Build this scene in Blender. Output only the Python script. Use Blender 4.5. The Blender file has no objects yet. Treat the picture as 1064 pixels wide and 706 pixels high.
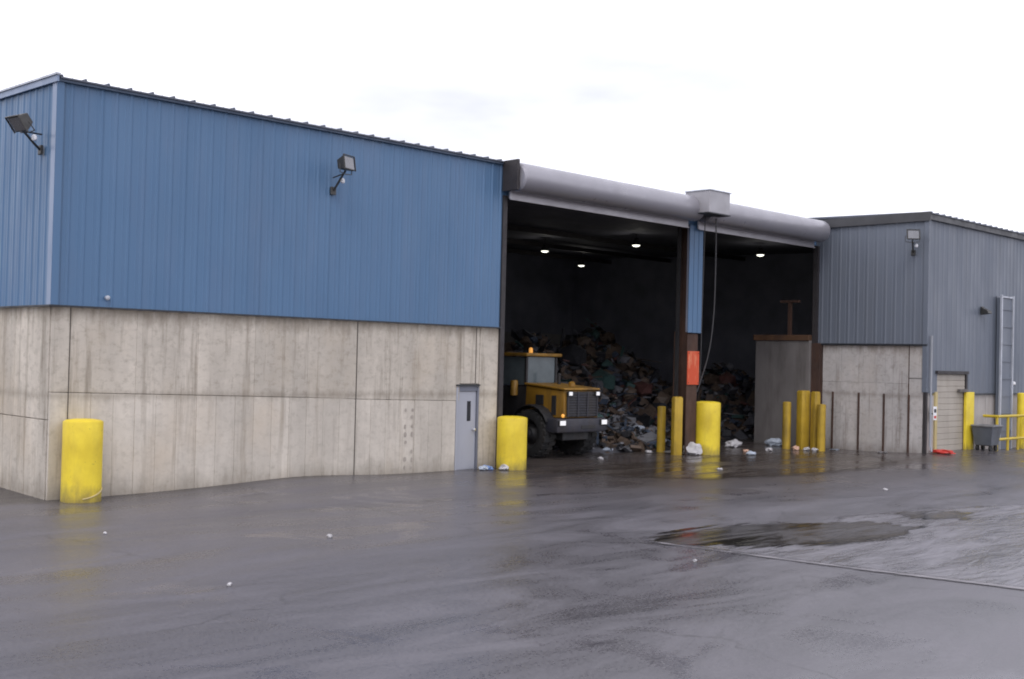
import bpy, bmesh, math, random
from mathutils import Vector, Matrix, noise as mnoise

random.seed(7)
S = bpy.context.scene
COL = S.collection
R = math.radians

# ------------------------------------------------------------------ camera
F_PX, YAW, PITCH, ROLL = 1198.86, 0.7753427, 0.016948, 0.0242279
CAM = Vector((-8.97198, -21.50651, 2.8047))
cd = bpy.data.cameras.new('camera')
cam = bpy.data.objects.new('camera', cd)
COL.objects.link(cam)
fw = Vector((math.sin(YAW)*math.cos(PITCH), math.cos(YAW)*math.cos(PITCH), math.sin(PITCH)))
r0 = Vector((math.cos(YAW), -math.sin(YAW), 0)); u0 = r0.cross(fw)
rt = math.cos(ROLL)*r0 + math.sin(ROLL)*u0
up = -math.sin(ROLL)*r0 + math.cos(ROLL)*u0
m = Matrix.Identity(4)
for i in range(3):
    m[i][0], m[i][1], m[i][2], m[i][3] = rt[i], up[i], -fw[i], CAM[i]
cam.matrix_world = m
cd.sensor_fit = 'HORIZONTAL'; cd.sensor_width = 36.0
cd.lens = 36.0*F_PX/1064.0
cd.clip_start = 0.1; cd.clip_end = 8000
S.camera = cam

# ------------------------------------------------------------------ world, sun, exposure
W = bpy.data.worlds.new('World'); S.world = W; W.use_nodes = True
nt = W.node_tree; nt.nodes.clear()
SUN_EL, SUN_AZ = 52.0, 235.0          # degrees; azimuth from +Y towards +X
out = nt.nodes.new('ShaderNodeOutputWorld')
sky = nt.nodes.new('ShaderNodeTexSky'); sky.sky_type = 'NISHITA'; sky.sun_disc = False
sky.sun_elevation = R(SUN_EL); sky.sun_rotation = R(SUN_AZ)
b1 = nt.nodes.new('ShaderNodeBackground'); b1.inputs[1].default_value = 0.10
nt.links.new(sky.outputs[0], b1.inputs[0])
tc = nt.nodes.new('ShaderNodeTexCoord')
mp = nt.nodes.new('ShaderNodeMapping'); mp.inputs['Scale'].default_value = (1.4, 1.4, 4.5)
nz = nt.nodes.new('ShaderNodeTexNoise'); nz.inputs['Scale'].default_value = 1.7
nz.inputs['Detail'].default_value = 5; nz.inputs['Roughness'].default_value = 0.5
cr = nt.nodes.new('ShaderNodeValToRGB')
cr.color_ramp.elements[0].position = 0.24; cr.color_ramp.elements[0].color = (0.56, 0.57, 0.66, 1)
cr.color_ramp.elements[1].position = 0.55; cr.color_ramp.elements[1].color = (0.98, 0.98, 1.07, 1)
b2 = nt.nodes.new('ShaderNodeBackground'); b2.inputs[1].default_value = 1.45
nt.links.new(tc.outputs['Generated'], mp.inputs[0]); nt.links.new(mp.outputs[0], nz.inputs['Vector'])
nt.links.new(nz.outputs['Fac'], cr.inputs[0]); nt.links.new(cr.outputs[0], b2.inputs[0])
mxs = nt.nodes.new('ShaderNodeMixShader'); mxs.inputs[0].default_value = 0.94
nt.links.new(b1.outputs[0], mxs.inputs[1]); nt.links.new(b2.outputs[0], mxs.inputs[2])
nt.links.new(mxs.outputs[0], out.inputs[0])

sl = bpy.data.lights.new('sun', 'SUN'); sl.energy = 0.9; sl.angle = R(25); sl.color = (1.0, 0.97, 0.93)
so = bpy.data.objects.new('sun', sl); COL.objects.link(so)
sd = Vector((math.sin(R(SUN_AZ))*math.cos(R(SUN_EL)), math.cos(R(SUN_AZ))*math.cos(R(SUN_EL)), math.sin(R(SUN_EL))))
so.rotation_euler = sd.to_track_quat('Z', 'Y').to_euler(); so.location = sd*60

S.view_settings.view_transform = 'Standard'; S.view_settings.look = 'None'
S.view_settings.exposure = 0.15; S.view_settings.gamma = 1.0; S.view_settings.use_curve_mapping = False
S.cycles.use_denoising = True
S.cycles.max_bounces = 8; S.cycles.diffuse_bounces = 6; S.cycles.glossy_bounces = 4
S.cycles.sample_clamp_indirect = 6
S.cycles.filter_width = 1.9

# ------------------------------------------------------------------ materials
MATS = {}
def new_mat(name):
    mt = bpy.data.materials.new(name); mt.use_nodes = True
    n = mt.node_tree; n.nodes.clear()
    o = n.nodes.new('ShaderNodeOutputMaterial'); p = n.nodes.new('ShaderNodeBsdfPrincipled')
    n.links.new(p.outputs[0], o.inputs[0]); MATS[name] = mt
    return mt, n, p
def pos_noise(n, scale, sxyz=(1, 1, 1), detail=4, rough=0.55, rot=0.0, dist=0.0, src=None):
    g = src or n.nodes.new('ShaderNodeNewGeometry').outputs['Position']
    mpn = n.nodes.new('ShaderNodeMapping'); mpn.inputs['Scale'].default_value = sxyz
    mpn.inputs['Rotation'].default_value = (0, 0, rot)
    n.links.new(g, mpn.inputs[0])
    t = n.nodes.new('ShaderNodeTexNoise'); t.inputs['Scale'].default_value = scale
    t.inputs['Detail'].default_value = detail; t.inputs['Roughness'].default_value = rough
    t.inputs['Distortion'].default_value = dist
    n.links.new(mpn.outputs[0], t.inputs['Vector'])
    return t.outputs['Fac']
def mrange(n, v, a, b, c, d):
    q = n.nodes.new('ShaderNodeMapRange')
    for i, x in zip((1, 2, 3, 4), (a, b, c, d)): q.inputs[i].default_value = x
    n.links.new(v, q.inputs[0]); return q.outputs[0]
def mathn(n, op, a, b=None):
    q = n.nodes.new('ShaderNodeMath'); q.operation = op
    for i, x in enumerate((a, b)):
        if x is None: continue
        if isinstance(x, (int, float)): q.inputs[i].default_value = x
        else: n.links.new(x, q.inputs[i])
    return q.outputs[0]
def mixc(n, fac, a, b, mode='MIX'):
    q = n.nodes.new('ShaderNodeMix'); q.data_type = 'RGBA'; q.blend_type = mode
    if isinstance(fac, (int, float)): q.inputs[0].default_value = fac
    else: n.links.new(fac, q.inputs[0])
    for i, x in ((6, a), (7, b)):
        if isinstance(x, tuple): q.inputs[i].default_value = (*x, 1) if len(x) == 3 else x
        else: n.links.new(x, q.inputs[i])
    return q.outputs[2]
def bumpn(n, p, h, strength=0.3, dist=0.02):
    b = n.nodes.new('ShaderNodeBump'); b.inputs['Strength'].default_value = strength
    b.inputs['Distance'].default_value = dist
    n.links.new(h, b.inputs['Height']); n.links.new(b.outputs[0], p.inputs['Normal'])
def mul(c, k): return tuple(x*k for x in c)

def M(name, col, rough=0.6, metal=0.0, var=0.3, scale=2.0, streak=1.0, bump=0.15, grime=None, gamt=0.5,
      objrand=0.0, bscale=30, emit=None, estr=0, grscale=1.2, grstreak=4.0):
    mt, n, p = new_mat(name)
    f = pos_noise(n, scale, (1, 1, 1/streak))
    c = mixc(n, mrange(n, f, .3, .7, 0, 1), mul(col, 1-var*.6), mul(col, 1+var*.4))
    if grime:
        gf = pos_noise(n, grscale, (1.6, 1.6, 1/grstreak), 6, .65)
        c = mixc(n, mrange(n, gf, .48, .72, 0, gamt), c, grime)
    if objrand:
        oi = n.nodes.new('ShaderNodeObjectInfo')
        k = mrange(n, oi.outputs['Random'], 0, 1, 1-objrand, 1+objrand)
        cc = n.nodes.new('ShaderNodeCombineColor')
        for i in range(3): n.links.new(k, cc.inputs[i])
        c = mixc(n, 1.0, c, cc.outputs[0], 'MULTIPLY')
    n.links.new(c, p.inputs['Base Color'])
    rf = mrange(n, pos_noise(n, scale*2.3, (1, 1, 1/streak)), .3, .7, max(.03, rough-.12), min(1, rough+.12))
    n.links.new(rf, p.inputs['Roughness']); p.inputs['Metallic'].default_value = metal
    if bump: bumpn(n, p, pos_noise(n, bscale, detail=6), bump, 0.01)
    if emit:
        p.inputs['Emission Color'].default_value = (*emit, 1); p.inputs['Emission Strength'].default_value = estr
    return mt

BLUE = (0.075, 0.154, 0.276)
M('siding_blue', BLUE, .45, 0, .12, .6, 3, .04, (.10, .15, .25), .35, objrand=.02, bscale=6)
M('trim_blue', (.20, .26, .38), .4, 0, .12, 1, 3, .04)
M('siding_grey', (.132, .15, .186), .5, 0, .14, .6, 3, .05, (.13, .14, .16), .4, objrand=.04, bscale=6)
M('fascia_dark', (.055, .055, .06), .5, 0, .25, 1.5, 1, .05)
M('flashing', (.035, .038, .045), .5, .2, .2, 2, 1, .05)
M('roof_metal', (.09, .10, .13), .5, .2, .2, 1, 1, .05, objrand=.04)
M('eave_dark', (.06, .085, .13), .5, .2, .2, 2, 1, .05)
M('door_drum', (.31, .30, .33), .38, .3, .10, 1.0, 1, .03, (.30, .29, .30), .25)
M('bar_metal', (.50, .48, .50), .5, .3, .2, 1.5, 1, .06)
M('hood_box', (.36, .35, .37), .5, .3, .15, 1.5, 1, .05, (.24, .22, .22), .4)
M('bracket_dark', (.045, .04, .042), .6, .3, .3, 3, 1, .1)
M('rust_steel', (.085, .045, .032), .75, .2, .5, 3, 2, .2, (.03, .025, .025), .7)
M('rust_orange', (.12, .06, .03), .8, .1, .5, 3, 2, .2, (.05, .03, .025), .6)
M('interior_dark', (.20, .205, .255), .8, 0, .4, .8, 1, .1)
M('roof_liner', (.13, .13, .16), .8, 0, .3, .8, 1, .1)
M('interior_concrete', (.26, .25, .25), .85, 0, .4, .8, 2, .15, (.04, .035, .03), .7)
M('stub_concrete', (.17, .155, .15), .85, 0, .35, 1.2, 2, .2, (.06, .05, .045), .6)
M('yellow_dull', (.45, .29, .025), .6, 0, .25, 2.5, 1, .12, (.12, .08, .03), .7, objrand=.08, grscale=2.5)
M('scuff_dark', (.05, .045, .035), .8, 0, .4, 6, 1, .2)
M('rail_yellow', (.55, .40, .03), .5, 0, .2, 2.5, 1, .05, (.2, .13, .04), .5)
M('door_grey', (.36, .37, .42), .5, .1, .12, 1.2, 2, .04, (.22, .22, .25), .35)
M('door_frame', (.16, .17, .21), .55, .1, .2, 2, 1, .05)
M('door_glass', (.012, .013, .017), .08, 0, .1, 2, 1, 0)
M('steel_bright', (.6, .6, .62), .3, .8, .1, 2, 1, 0)
M('flood_housing', (.06, .058, .055), .5, .3, .3, 5, 1, .05)
M('flood_reflector', (.20, .20, .21), .22, .7, .2, 6, 1, 0)
M('photocell_white', (.8, .8, .82), .4, 0, .05, 5, 1, 0)
M('shutter_beige', (.40, .36, .31), .6, 0, .15, 1, 1, .05, (.25, .21, .17), .5, objrand=.03)
M('cream_paint', (.52, .42, .20), .6, 0, .2, 2, 1, .05, (.3, .22, .1), .5)
M('pale_panel', (.42, .39, .37), .8, 0, .25, 1.5, 3, .1, (.2, .17, .15), .6)
M('tie_dark', (.07, .06, .05), .9, 0, .5, 4, 3, .2)
M('tie_stain', (.36, .32, .28), .9, 0, .4, 8, 1, .2)
M('cart_grey', (.085, .095, .115), .5, 0, .3, 3, 1, .08, (.05, .045, .04), .5)
M('cart_inside', (.16, .16, .17), .6, 0, .4, 5, 1, .1)
M('rubber', (.018, .018, .02), .8, 0, .3, 5, 1, .15, (.05, .042, .035), .6)
M('tyre', (.016, .016, .017), .85, 0, .3, 5, 1, .2, (.045, .037, .03), .7)
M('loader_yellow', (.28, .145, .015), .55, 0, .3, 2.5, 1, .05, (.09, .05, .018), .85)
M('loader_black', (.022, .022, .025), .6, .1, .3, 3, 1, .1, (.05, .042, .036), .6)
M('loader_grey', (.045, .046, .06), .55, .3, .25, 4, 1, .06, (.06, .05, .045), .6)
M('cab_glass', (.11, .135, .145), .12, 0, .3, 3, 1, 0)
M('amber_lens', (.8, .35, .05), .3, 0, .1, 3, 1, 0, emit=(1.0, .45, .10), estr=.5)
M('amber_dull', (.5, .2, .03), .3, 0, .1, 3, 1, 0)
M('lamp_lens', (.9, .9, .9), .3, 0, .05, 3, 1, 0, emit=(1, .97, .97), estr=.2)
M('high_bay_lens', (.9, .9, .85), .3, 0, .02, 3, 1, 0, emit=(1, 1, .86), estr=1.6)
M('cable', (.05, .048, .05), .6, .2, .2, 4, 1, 0)
M('downspout', (.30, .31, .34), .5, .1, .2, 2, 3, .05)
M('galvanised', (.50, .52, .57), .45, .4, .3, 4, 3, .05, (.15, .15, .16), .5)
M('red_plastic', (.50, .035, .025), .45, 0, .3, 6, 1, .15)
M('white_plastic', (.46, .445, .455), .5, 0, .15, 8, 1, .3)
M('blue_plastic', (.16, .25, .48), .5, 0, .3, 8, 1, .3)
M('pale_blue_plastic', (.42, .47, .55), .5, 0, .3, 8, 1, .3)
M('peach_paper', (.60, .38, .28), .7, 0, .3, 8, 1, .3)
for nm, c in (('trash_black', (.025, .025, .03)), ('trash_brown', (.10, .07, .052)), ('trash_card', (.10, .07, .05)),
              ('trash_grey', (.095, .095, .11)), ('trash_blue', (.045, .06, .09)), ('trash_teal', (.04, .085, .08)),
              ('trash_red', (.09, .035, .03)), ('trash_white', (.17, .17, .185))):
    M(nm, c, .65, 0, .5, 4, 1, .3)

def concrete_mat(name, col, dark, sa=.80, pa=.50):
    mt, n, p = new_mat(name)
    pos = n.nodes.new('ShaderNodeNewGeometry').outputs['Position']
    f1 = pos_noise(n, 1.1, (1, 1, .22), 5, .6, src=pos)            # long vertical runs
    f2 = pos_noise(n, 3.2, (1, 1, .9), 6, .65, src=pos)            # mottling
    c = mixc(n, mrange(n, f1, .34, .68, 0, 1), mul(col, .80), mul(col, 1.10))
    c = mixc(n, mrange(n, f2, .35, .70, 0, .35), c, mul(col, .70))
    st = pos_noise(n, 2.6, (1.7, 1.7, .10), 6, .7, src=pos)        # dark water stains
    c = mixc(n, mrange(n, st, .52, .70, 0, sa), c, dark)
    pt = pos_noise(n, 5.5, (1, 1, 1.3), 8, .75, src=pos)             # blotches and pitting
    c = mixc(n, mrange(n, pt, .50, .70, 0, pa), c, dark)
    c = mixc(n, mrange(n, pos_noise(n, .9, (1, 1, 2.2), 4, .6, .3, 1.0, src=pos), .5, .72, 0, .35), c, mul(col, .68))
    br = pos_noise(n, .7, (1, 1, .6), 5, .6, src=pos)              # brown tint
    c = mixc(n, mrange(n, br, .50, .75, 0, .35), c, (col[0]*.95, col[1]*.84, col[2]*.70))
    # splash dirt and run-off with ragged outlines, along the foot and under the flashing
    sep = n.nodes.new('ShaderNodeSeparateXYZ'); n.links.new(pos, sep.inputs[0])
    rag = mathn(n, 'MULTIPLY', pos_noise(n, 2.0, (1.5, 1.5, .5), 5, .7, src=pos), 0.9)
    lo = mrange(n, mathn(n, 'SUBTRACT', rag, mathn(n, 'ABSOLUTE', mathn(n, 'SUBTRACT', sep.outputs[2], 0.0))), .05, .50, 0, .55)
    c = mixc(n, lo, c, mul(dark, .8))
    hi = mrange(n, mathn(n, 'SUBTRACT', rag, mathn(n, 'ABSOLUTE', mathn(n, 'SUBTRACT', sep.outputs[2], 3.6))), .10, .45, 0, .75)
    c = mixc(n, hi, c, dark)
    jt = mrange(n, mathn(n, 'SUBTRACT', rag, mathn(n, 'MULTIPLY', mathn(n, 'ABSOLUTE', mathn(n, 'SUBTRACT', sep.outputs[2], 1.9)), 2.0)), .2, .5, 0, .45)
    c = mixc(n, jt, c, dark)
    oi = n.nodes.new('ShaderNodeObjectInfo')
    k = mrange(n, oi.outputs['Random'], 0, 1, .93, 1.06)
    cc = n.nodes.new('ShaderNodeCombineColor')
    for i in range(3): n.links.new(k, cc.inputs[i])
    c = mixc(n, 1.0, c, cc.outputs[0], 'MULTIPLY')
    n.links.new(c, p.inputs['Base Color'])
    p.inputs['Roughness'].default_value = .85
    bumpn(n, p, pos_noise(n, 22, detail=8, rough=.7, src=pos), .25, .012)
    return mt
concrete_mat('concrete', (.56, .505, .435), (.17, .14, .105), .75, .5)
concrete_mat('concrete_lower', (.60, .545, .475), (.20, .165, .125), .55, .35)
concrete_mat('concrete_wing', (.50, .47, .455), (.15, .12, .10))

def yellow_mat():
    mt, n, p = new_mat('yellow_paint'); pos = n.nodes.new('ShaderNodeNewGeometry').outputs['Position']
    c = mixc(n, mrange(n, pos_noise(n, 1.8, detail=5, src=pos), .35, .68, 0, 1), (.68, .50, .028), (.84, .65, .04))
    c = mixc(n, mrange(n, pos_noise(n, 2.4, (1.6, 1.6, .35), 6, .65, src=pos), .50, .72, 0, .28), c, (.36, .25, .05))
    c = mixc(n, mrange(n, pos_noise(n, 5, (1, 1, 2.6), 8, .75, src=pos), .63, .70, 0, .55), c, (.10, .075, .035))   # rubber scuffs
    c = mixc(n, mrange(n, pos_noise(n, 11, (1, 1, 1), 6, .7, src=pos), .66, .70, 0, .9), c, (.09, .05, .03))         # chips
    sep = n.nodes.new('ShaderNodeSeparateXYZ'); n.links.new(pos, sep.inputs[0])
    rag = mathn(n, 'MULTIPLY', pos_noise(n, 4, (1.4, 1.4, .7), 6, .7, src=pos), .7)
    c = mixc(n, mrange(n, mathn(n, 'SUBTRACT', rag, sep.outputs[2]), .05, .4, 0, .75), c, (.13, .10, .05))           # splashed mud
    n.links.new(c, p.inputs['Base Color']); p.inputs['Roughness'].default_value = .5
    bumpn(n, p, pos_noise(n, 9, detail=6, src=pos), .12, .01)
yellow_mat()

# streak direction of the traffic across the yard
YR = math.atan2(-.70, .71)
def ground_mat():
    mt, n, p = new_mat('wet_asphalt')
    pos = n.nodes.new('ShaderNodeNewGeometry').outputs['Position']
    sep = n.nodes.new('ShaderNodeSeparateXYZ'); n.links.new(pos, sep.inputs[0])
    big = pos_noise(n, .16, (.45, 1.4, 1), 5, .6, -YR, 1.2, src=pos)
    mid = pos_noise(n, .55, (.45, 1.5, 1), 7, .68, -YR+.18, 1.0, src=pos)
    agg = pos_noise(n, 26, detail=3, rough=.65, src=pos)              # aggregate
    grit = pos_noise(n, 75, detail=2, rough=.6, src=pos)
    patch = pos_noise(n, .45, (1, 1, 1), 6, .62, .4, .8, src=pos)
    c = mixc(n, mrange(n, mid, .32, .70, 0, 1), (.042, .039, .047), (.112, .103, .120))
    c = mixc(n, mrange(n, agg, .40, .72, 0, .55), c, (.125, .118, .128))
    c = mixc(n, mrange(n, grit, .58, .75, 0, .6), c, (.20, .19, .19))
    c = mixc(n, mrange(n, agg, .25, .40, .6, 0), c, (.018, .017, .019))
    # hairline cracks
    mpv = n.nodes.new('ShaderNodeMapping'); mpv.inputs['Scale'].default_value = (.16, .16, .16); n.links.new(pos, mpv.inputs[0])
    wob = n.nodes.new('ShaderNodeTexNoise'); wob.inputs['Scale'].default_value = 1.6; wob.inputs['Detail'].default_value = 6; n.links.new(pos, wob.inputs['Vector'])
    vm = mixc(n, .10, mpv.outputs[0], wob.outputs['Color'])
    vo = n.nodes.new('ShaderNodeTexVoronoi'); vo.feature = 'DISTANCE_TO_EDGE'; vo.inputs['Scale'].default_value = 1.0; n.links.new(vm, vo.inputs['Vector'])
    crk = mathn(n, 'MULTIPLY', mrange(n, vo.outputs['Distance'], .0015, .006, 1, 0), mrange(n, patch, .48, .58, 0, 1))
    c = mixc(n, mathn(n, 'MULTIPLY', crk, .4), c, (.012, .011, .011))
    # brown mud tracked out of the doors
    mx = mrange(n, mathn(n, 'ABSOLUTE', mathn(n, 'SUBTRACT', sep.outputs[0], 19.5)), 7.5, 12.0, 1, 0)
    my = mrange(n, mathn(n, 'ADD', sep.outputs[1], mathn(n, 'MULTIPLY', mid, 3.0)), -7.5, -3.0, 0, 1)
    mud = mathn(n, 'MULTIPLY', mathn(n, 'MULTIPLY', mx, my), mrange(n, mid, .25, .6, .4, 1))
    c = mixc(n, mathn(n, 'MULTIPLY', mud, .85), c, (.055, .042, .033))
    # silt washed along the foot of the front wall
    sl1 = mrange(n, mathn(n, 'ADD', sep.outputs[1], mathn(n, 'MULTIPLY', mathn(n, 'SUBTRACT', patch, .5), 1.6)), -.55, -.05, 0, 1)
    sl2 = mrange(n, sep.outputs[0], 11.2, 12.2, 1, 0)
    silt = mathn(n, 'MULTIPLY', sl1, sl2)
    c = mixc(n, mathn(n, 'MULTIPLY', silt, .7), c, (.030, .025, .022))
    n.links.new(c, p.inputs['Base Color'])
    wet = mathn(n, 'ADD', mathn(n, 'MULTIPLY', big, .5), mathn(n, 'MULTIPLY', mid, .5))
    r1 = mrange(n, wet, .38, .60, .22, .48)
    r1 = mathn(n, 'ADD', r1, mrange(n, agg, .3, .7, -.07, .07))
    film = mrange(n, patch, .57, .64, 0, 1)                            # thin films of standing water
    r1 = mathn(n, 'SUBTRACT', r1, mathn(n, 'MULTIPLY', film, .11))
    r1 = mathn(n, 'SUBTRACT', r1, mathn(n, 'MULTIPLY', mud, .08))
    n.links.new(mathn(n, 'MAXIMUM', r1, .08), p.inputs['Roughness'])
    p.inputs['IOR'].default_value = 1.55
    h = mathn(n, 'ADD', mathn(n, 'MULTIPLY', agg, .9), mathn(n, 'MULTIPLY', pos_noise(n, 5, (.6, 1.4, 1), 5, .6, -YR, src=pos), 1.0))
    h = mathn(n, 'SUBTRACT', mathn(n, 'MULTIPLY', h, mrange(n, film, 0, 1, 1, .45)), mathn(n, 'MULTIPLY', crk, .15))
    bumpn(n, p, h, .16, .014)
ground_mat()
def puddle_mat(name, rlo, rhi, bs, bd, lo, hi, cA, cB, fr=.30, amp=.30, a0=.02, fs=(.6, 1.6, 1)):
    """wet film; the mesh carries 'inside', metres to its shore, and thins out ragged there"""
    mt, n, p = new_mat(name)
    pos = n.nodes.new('ShaderNodeNewGeometry').outputs['Position']
    st = pos_noise(n, .8, (.45, 1.9, 1), 7, .68, -YR+.1, 1.2, src=pos)
    n.links.new(mixc(n, mrange(n, st, lo, hi, 0, 1), cA, cB), p.inputs['Base Color'])
    n.links.new(mrange(n, st, lo, hi, rlo, rhi), p.inputs['Roughness'])
    p.inputs['IOR'].default_value = 1.5 if name == 'puddle_water' else 1.36
    hh = mathn(n, 'ADD', pos_noise(n, 2.2, (.5, 1.9, 1), 5, .6, -YR, 1.0, src=pos), mathn(n, 'MULTIPLY', pos_noise(n, 18, detail=3, src=pos), .08))
    bumpn(n, p, hh, bs, bd)
    at = n.nodes.new('ShaderNodeAttribute'); at.attribute_name = 'inside'
    rg = mathn(n, 'MULTIPLY', mathn(n, 'SUBTRACT', pos_noise(n, 1.3, fs, 8, .7, -YR+.12, .5, src=pos), .5), amp*2)
    al = mrange(n, mathn(n, 'ADD', at.outputs['Fac'], rg), a0, fr, 0, 1)
    tr = n.nodes.new('ShaderNodeBsdfTransparent'); mx = n.nodes.new('ShaderNodeMixShader')
    n.links.new(al, mx.inputs[0]); n.links.new(tr.outputs[0], mx.inputs[1]); n.links.new(p.outputs[0], mx.inputs[2])
    o = [q for q in n.nodes if q.type == 'OUTPUT_MATERIAL'][0]; n.links.new(mx.outputs[0], o.inputs[0])
puddle_mat('puddle_water', .20, .36, .9, .06, .36, .60, (.07, .066, .074), (.155, .146, .165), .22, .10)
puddle_mat('still_water', .08, .26, .30, .03, .44, .60, (.018, .016, .014), (.07, .066, .07), .12, .95, -.02, (.30, 2.6, 1))
puddle_mat('apron_water', .13, .36, .35, .03, .42, .62, (.040, .030, .024), (.075, .062, .055), .6, .8)
puddle_mat('edge_glint', .40, .55, .05, .01, .40, .60, (.13, .122, .13), (.24, .225, .24), .07, .11, -.01)  # pale matte colour standing in for sky reflected on the rim

def sign_mat():
    mt, n, p = new_mat('orange_sign_face')
    f = pos_noise(n, 3.5, (2.2, 2.2, .7), 5, .6)
    c = mixc(n, mrange(n, f, .50, .66, 0, .8), (.62, .075, .02), (.72, .24, .12))
    n.links.new(c, p.inputs['Base Color']); p.inputs['Roughness'].default_value = .5
sign_mat()

# ------------------------------------------------------------------ mesh helpers
def mesh_of(bm, name, smooth=False, angle=40):
    me = bpy.data.meshes.new(name); bm.normal_update(); bm.to_mesh(me); bm.free()
    if smooth:
        for pl in me.polygons: pl.use_smooth = True
        me.set_sharp_from_angle(angle=R(angle))
    return me
def link(name, me, mat=None, parent=None, loc=None, rz=None):
    o = bpy.data.objects.new(name, me); COL.objects.link(o)
    if mat is not None and me is not None and not me.materials:
        me.materials.append(MATS[mat] if isinstance(mat, str) else mat)
    if parent is not None: o.parent = parent
    if loc is not None: o.location = loc
    if rz is not None: o.rotation_euler = (0, 0, rz)
    return o
def tag(o, label=None, cat=None, group=None, kind=None):
    if label: o['label'] = label
    if cat: o['category'] = cat
    if group: o['group'] = group
    if kind: o['kind'] = kind
    return o
def empty(name, label, cat, loc=(0, 0, 0), rz=0, group=None):
    o = bpy.data.objects.new(name, None); COL.objects.link(o); o.empty_display_size = .2
    o.location = loc; o.rotation_euler = (0, 0, rz)
    return tag(o, label, cat, group)
def hull8(bm, pts, bev=0.0, seg=1):
    """pts: 4 bottom (ccw) + 4 top"""
    t = bmesh.new()
    v = [t.verts.new(q) for q in pts]
    for f in ((3, 2, 1, 0), (4, 5, 6, 7), (0, 1, 5, 4), (1, 2, 6, 5), (2, 3, 7, 6), (3, 0, 4, 7)):
        t.faces.new([v[i] for i in f])
    if bev: bmesh.ops.bevel(t, geom=t.edges[:], offset=bev, segments=seg, affect='EDGES', profile=.5)
    merge(bm, t)
def merge(bm, t, mat=None):
    me = bpy.data.meshes.new('tmp'); t.to_mesh(me); t.free()
    n0 = len(bm.faces); bm.from_mesh(me); bpy.data.meshes.remove(me)
    if mat is not None:
        bm.faces.ensure_lookup_table()
        for f in bm.faces[n0:]: f.material_index = mat
def box(bm, x0, x1, y0, y1, z0, z1, bev=0.0, seg=1):
    hull8(bm, [(x0, y0, z0), (x1, y0, z0), (x1, y1, z0), (x0, y1, z0), (x0, y0, z1), (x1, y0, z1), (x1, y1, z1), (x0, y1, z1)], bev, seg)
def bx(name, x0, x1, y0, y1, z0, z1, mat, parent=None, bev=0.0, seg=1):
    bm = bmesh.new(); box(bm, x0, x1, y0, y1, z0, z1, bev, seg)
    return link(name, mesh_of(bm, name, bev > 0 and seg > 1), mat, parent)
def lathe(bm, prof, seg=24, axis='Z', c=(0, 0, 0), cap=True):
    rings = []
    for r, h in prof:
        ring = []
        for k in range(seg):
            a = 2*math.pi*k/seg; ca, sa = r*math.cos(a), r*math.sin(a)
            q = (ca, sa, h) if axis == 'Z' else ((h, ca, sa) if axis == 'X' else (sa, h, ca))
            ring.append(bm.verts.new((q[0]+c[0], q[1]+c[1], q[2]+c[2])))
        rings.append(ring)
    for a, b in zip(rings, rings[1:]):
        for k in range(seg):
            bm.faces.new((a[k], a[(k+1) % seg], b[(k+1) % seg], b[k]))
    if cap:
        bm.faces.new(rings[0][::-1]); bm.faces.new(rings[-1])
def tube(bm, pts, r, seg=8, r1=None):
    pts = [Vector(q) for q in pts]; rings = []
    for i, q in enumerate(pts):
        d = (pts[min(i+1, len(pts)-1)]-pts[max(i-1, 0)]).normalized()
        a = d.orthogonal().normalized() if i == 0 else (a-d*a.dot(d)).normalized()
        b = d.cross(a); rr = r if r1 is None else r+(r1-r)*i/(len(pts)-1)
        rings.append([bm.verts.new(q+(a*math.cos(2*math.pi*k/seg)+b*math.sin(2*math.pi*k/seg))*rr) for k in range(seg)])
    for x, y in zip(rings, rings[1:]):
        for k in range(seg): bm.faces.new((x[k], x[(k+1) % seg], y[(k+1) % seg], y[k]))
    bm.faces.new(rings[0][::-1]); bm.faces.new(rings[-1])
def tb(name, pts, r, mat, parent=None, seg=8):
    bm = bmesh.new(); tube(bm, pts, r, seg); return link(name, mesh_of(bm, name, True), mat, parent)
def lt(name, prof, mat, parent=None, seg=24, axis='Z', c=(0, 0, 0)):
    bm = bmesh.new(); lathe(bm, prof, seg, axis, c); return link(name, mesh_of(bm, name, True), mat, parent)

# ------------------------------------------------------------------ dimensions
H, HC = 7.92, 3.62                      # eave, top of the concrete
XO, XE = 11.63, 26.98                   # door openings along the front
WY = -4.11                              # front of the side wing
BACK, FAR = 22.0, 50.0

# ------------------------------------------------------------------ ground
def gz(x, y):
    z = -.055*math.exp(-((x-.6)**2/5+(y+.6)**2/7)) + .095*math.exp(-((x-5.7)**2/3+(y+.1)**2/3))
    z += .10*math.exp(-((x-29.0)**2/8+(y+4.2)**2/1.5)) - .04*math.exp(-((x-25.5)**2/3+(y+1.2)**2/2))
    q = max(0, min(1, (-y-2.0)/4.0))
    d = max(0, min(1, (math.hypot((x-10.5)/8.5, (y+12)/5.5)-1)/.5))
    z += .035*q*d*mnoise.noise(Vector((x*.13, y*.13, 3.1)))
    return z
def axis_coords(lo, hi, step, far):
    a = [lo+i*step for i in range(int((hi-lo)/step)+1)]
    s = step; x = a[-1]
    while x < far: s *= 1.35; x += s; a.append(x)
    s = step; x = a[0]
    while x > -far: s *= 1.35; x -= s; a.insert(0, x)
    return a
xs = axis_coords(-16, 40, .5, 3500); ys = axis_coords(-30, 6, .5, 3500)
verts = [(x, y, gz(x, y)) for y in ys for x in xs]; nx = len(xs)
faces = [(j*nx+i, j*nx+i+1, (j+1)*nx+i+1, (j+1)*nx+i) for j in range(len(ys)-1) for i in range(nx-1)]
gme = bpy.data.meshes.new('ground'); gme.from_pydata(verts, [], faces)
for pl in gme.polygons: pl.use_smooth = True
tag(link('ground', gme, 'wet_asphalt'), kind='structure')

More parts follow.
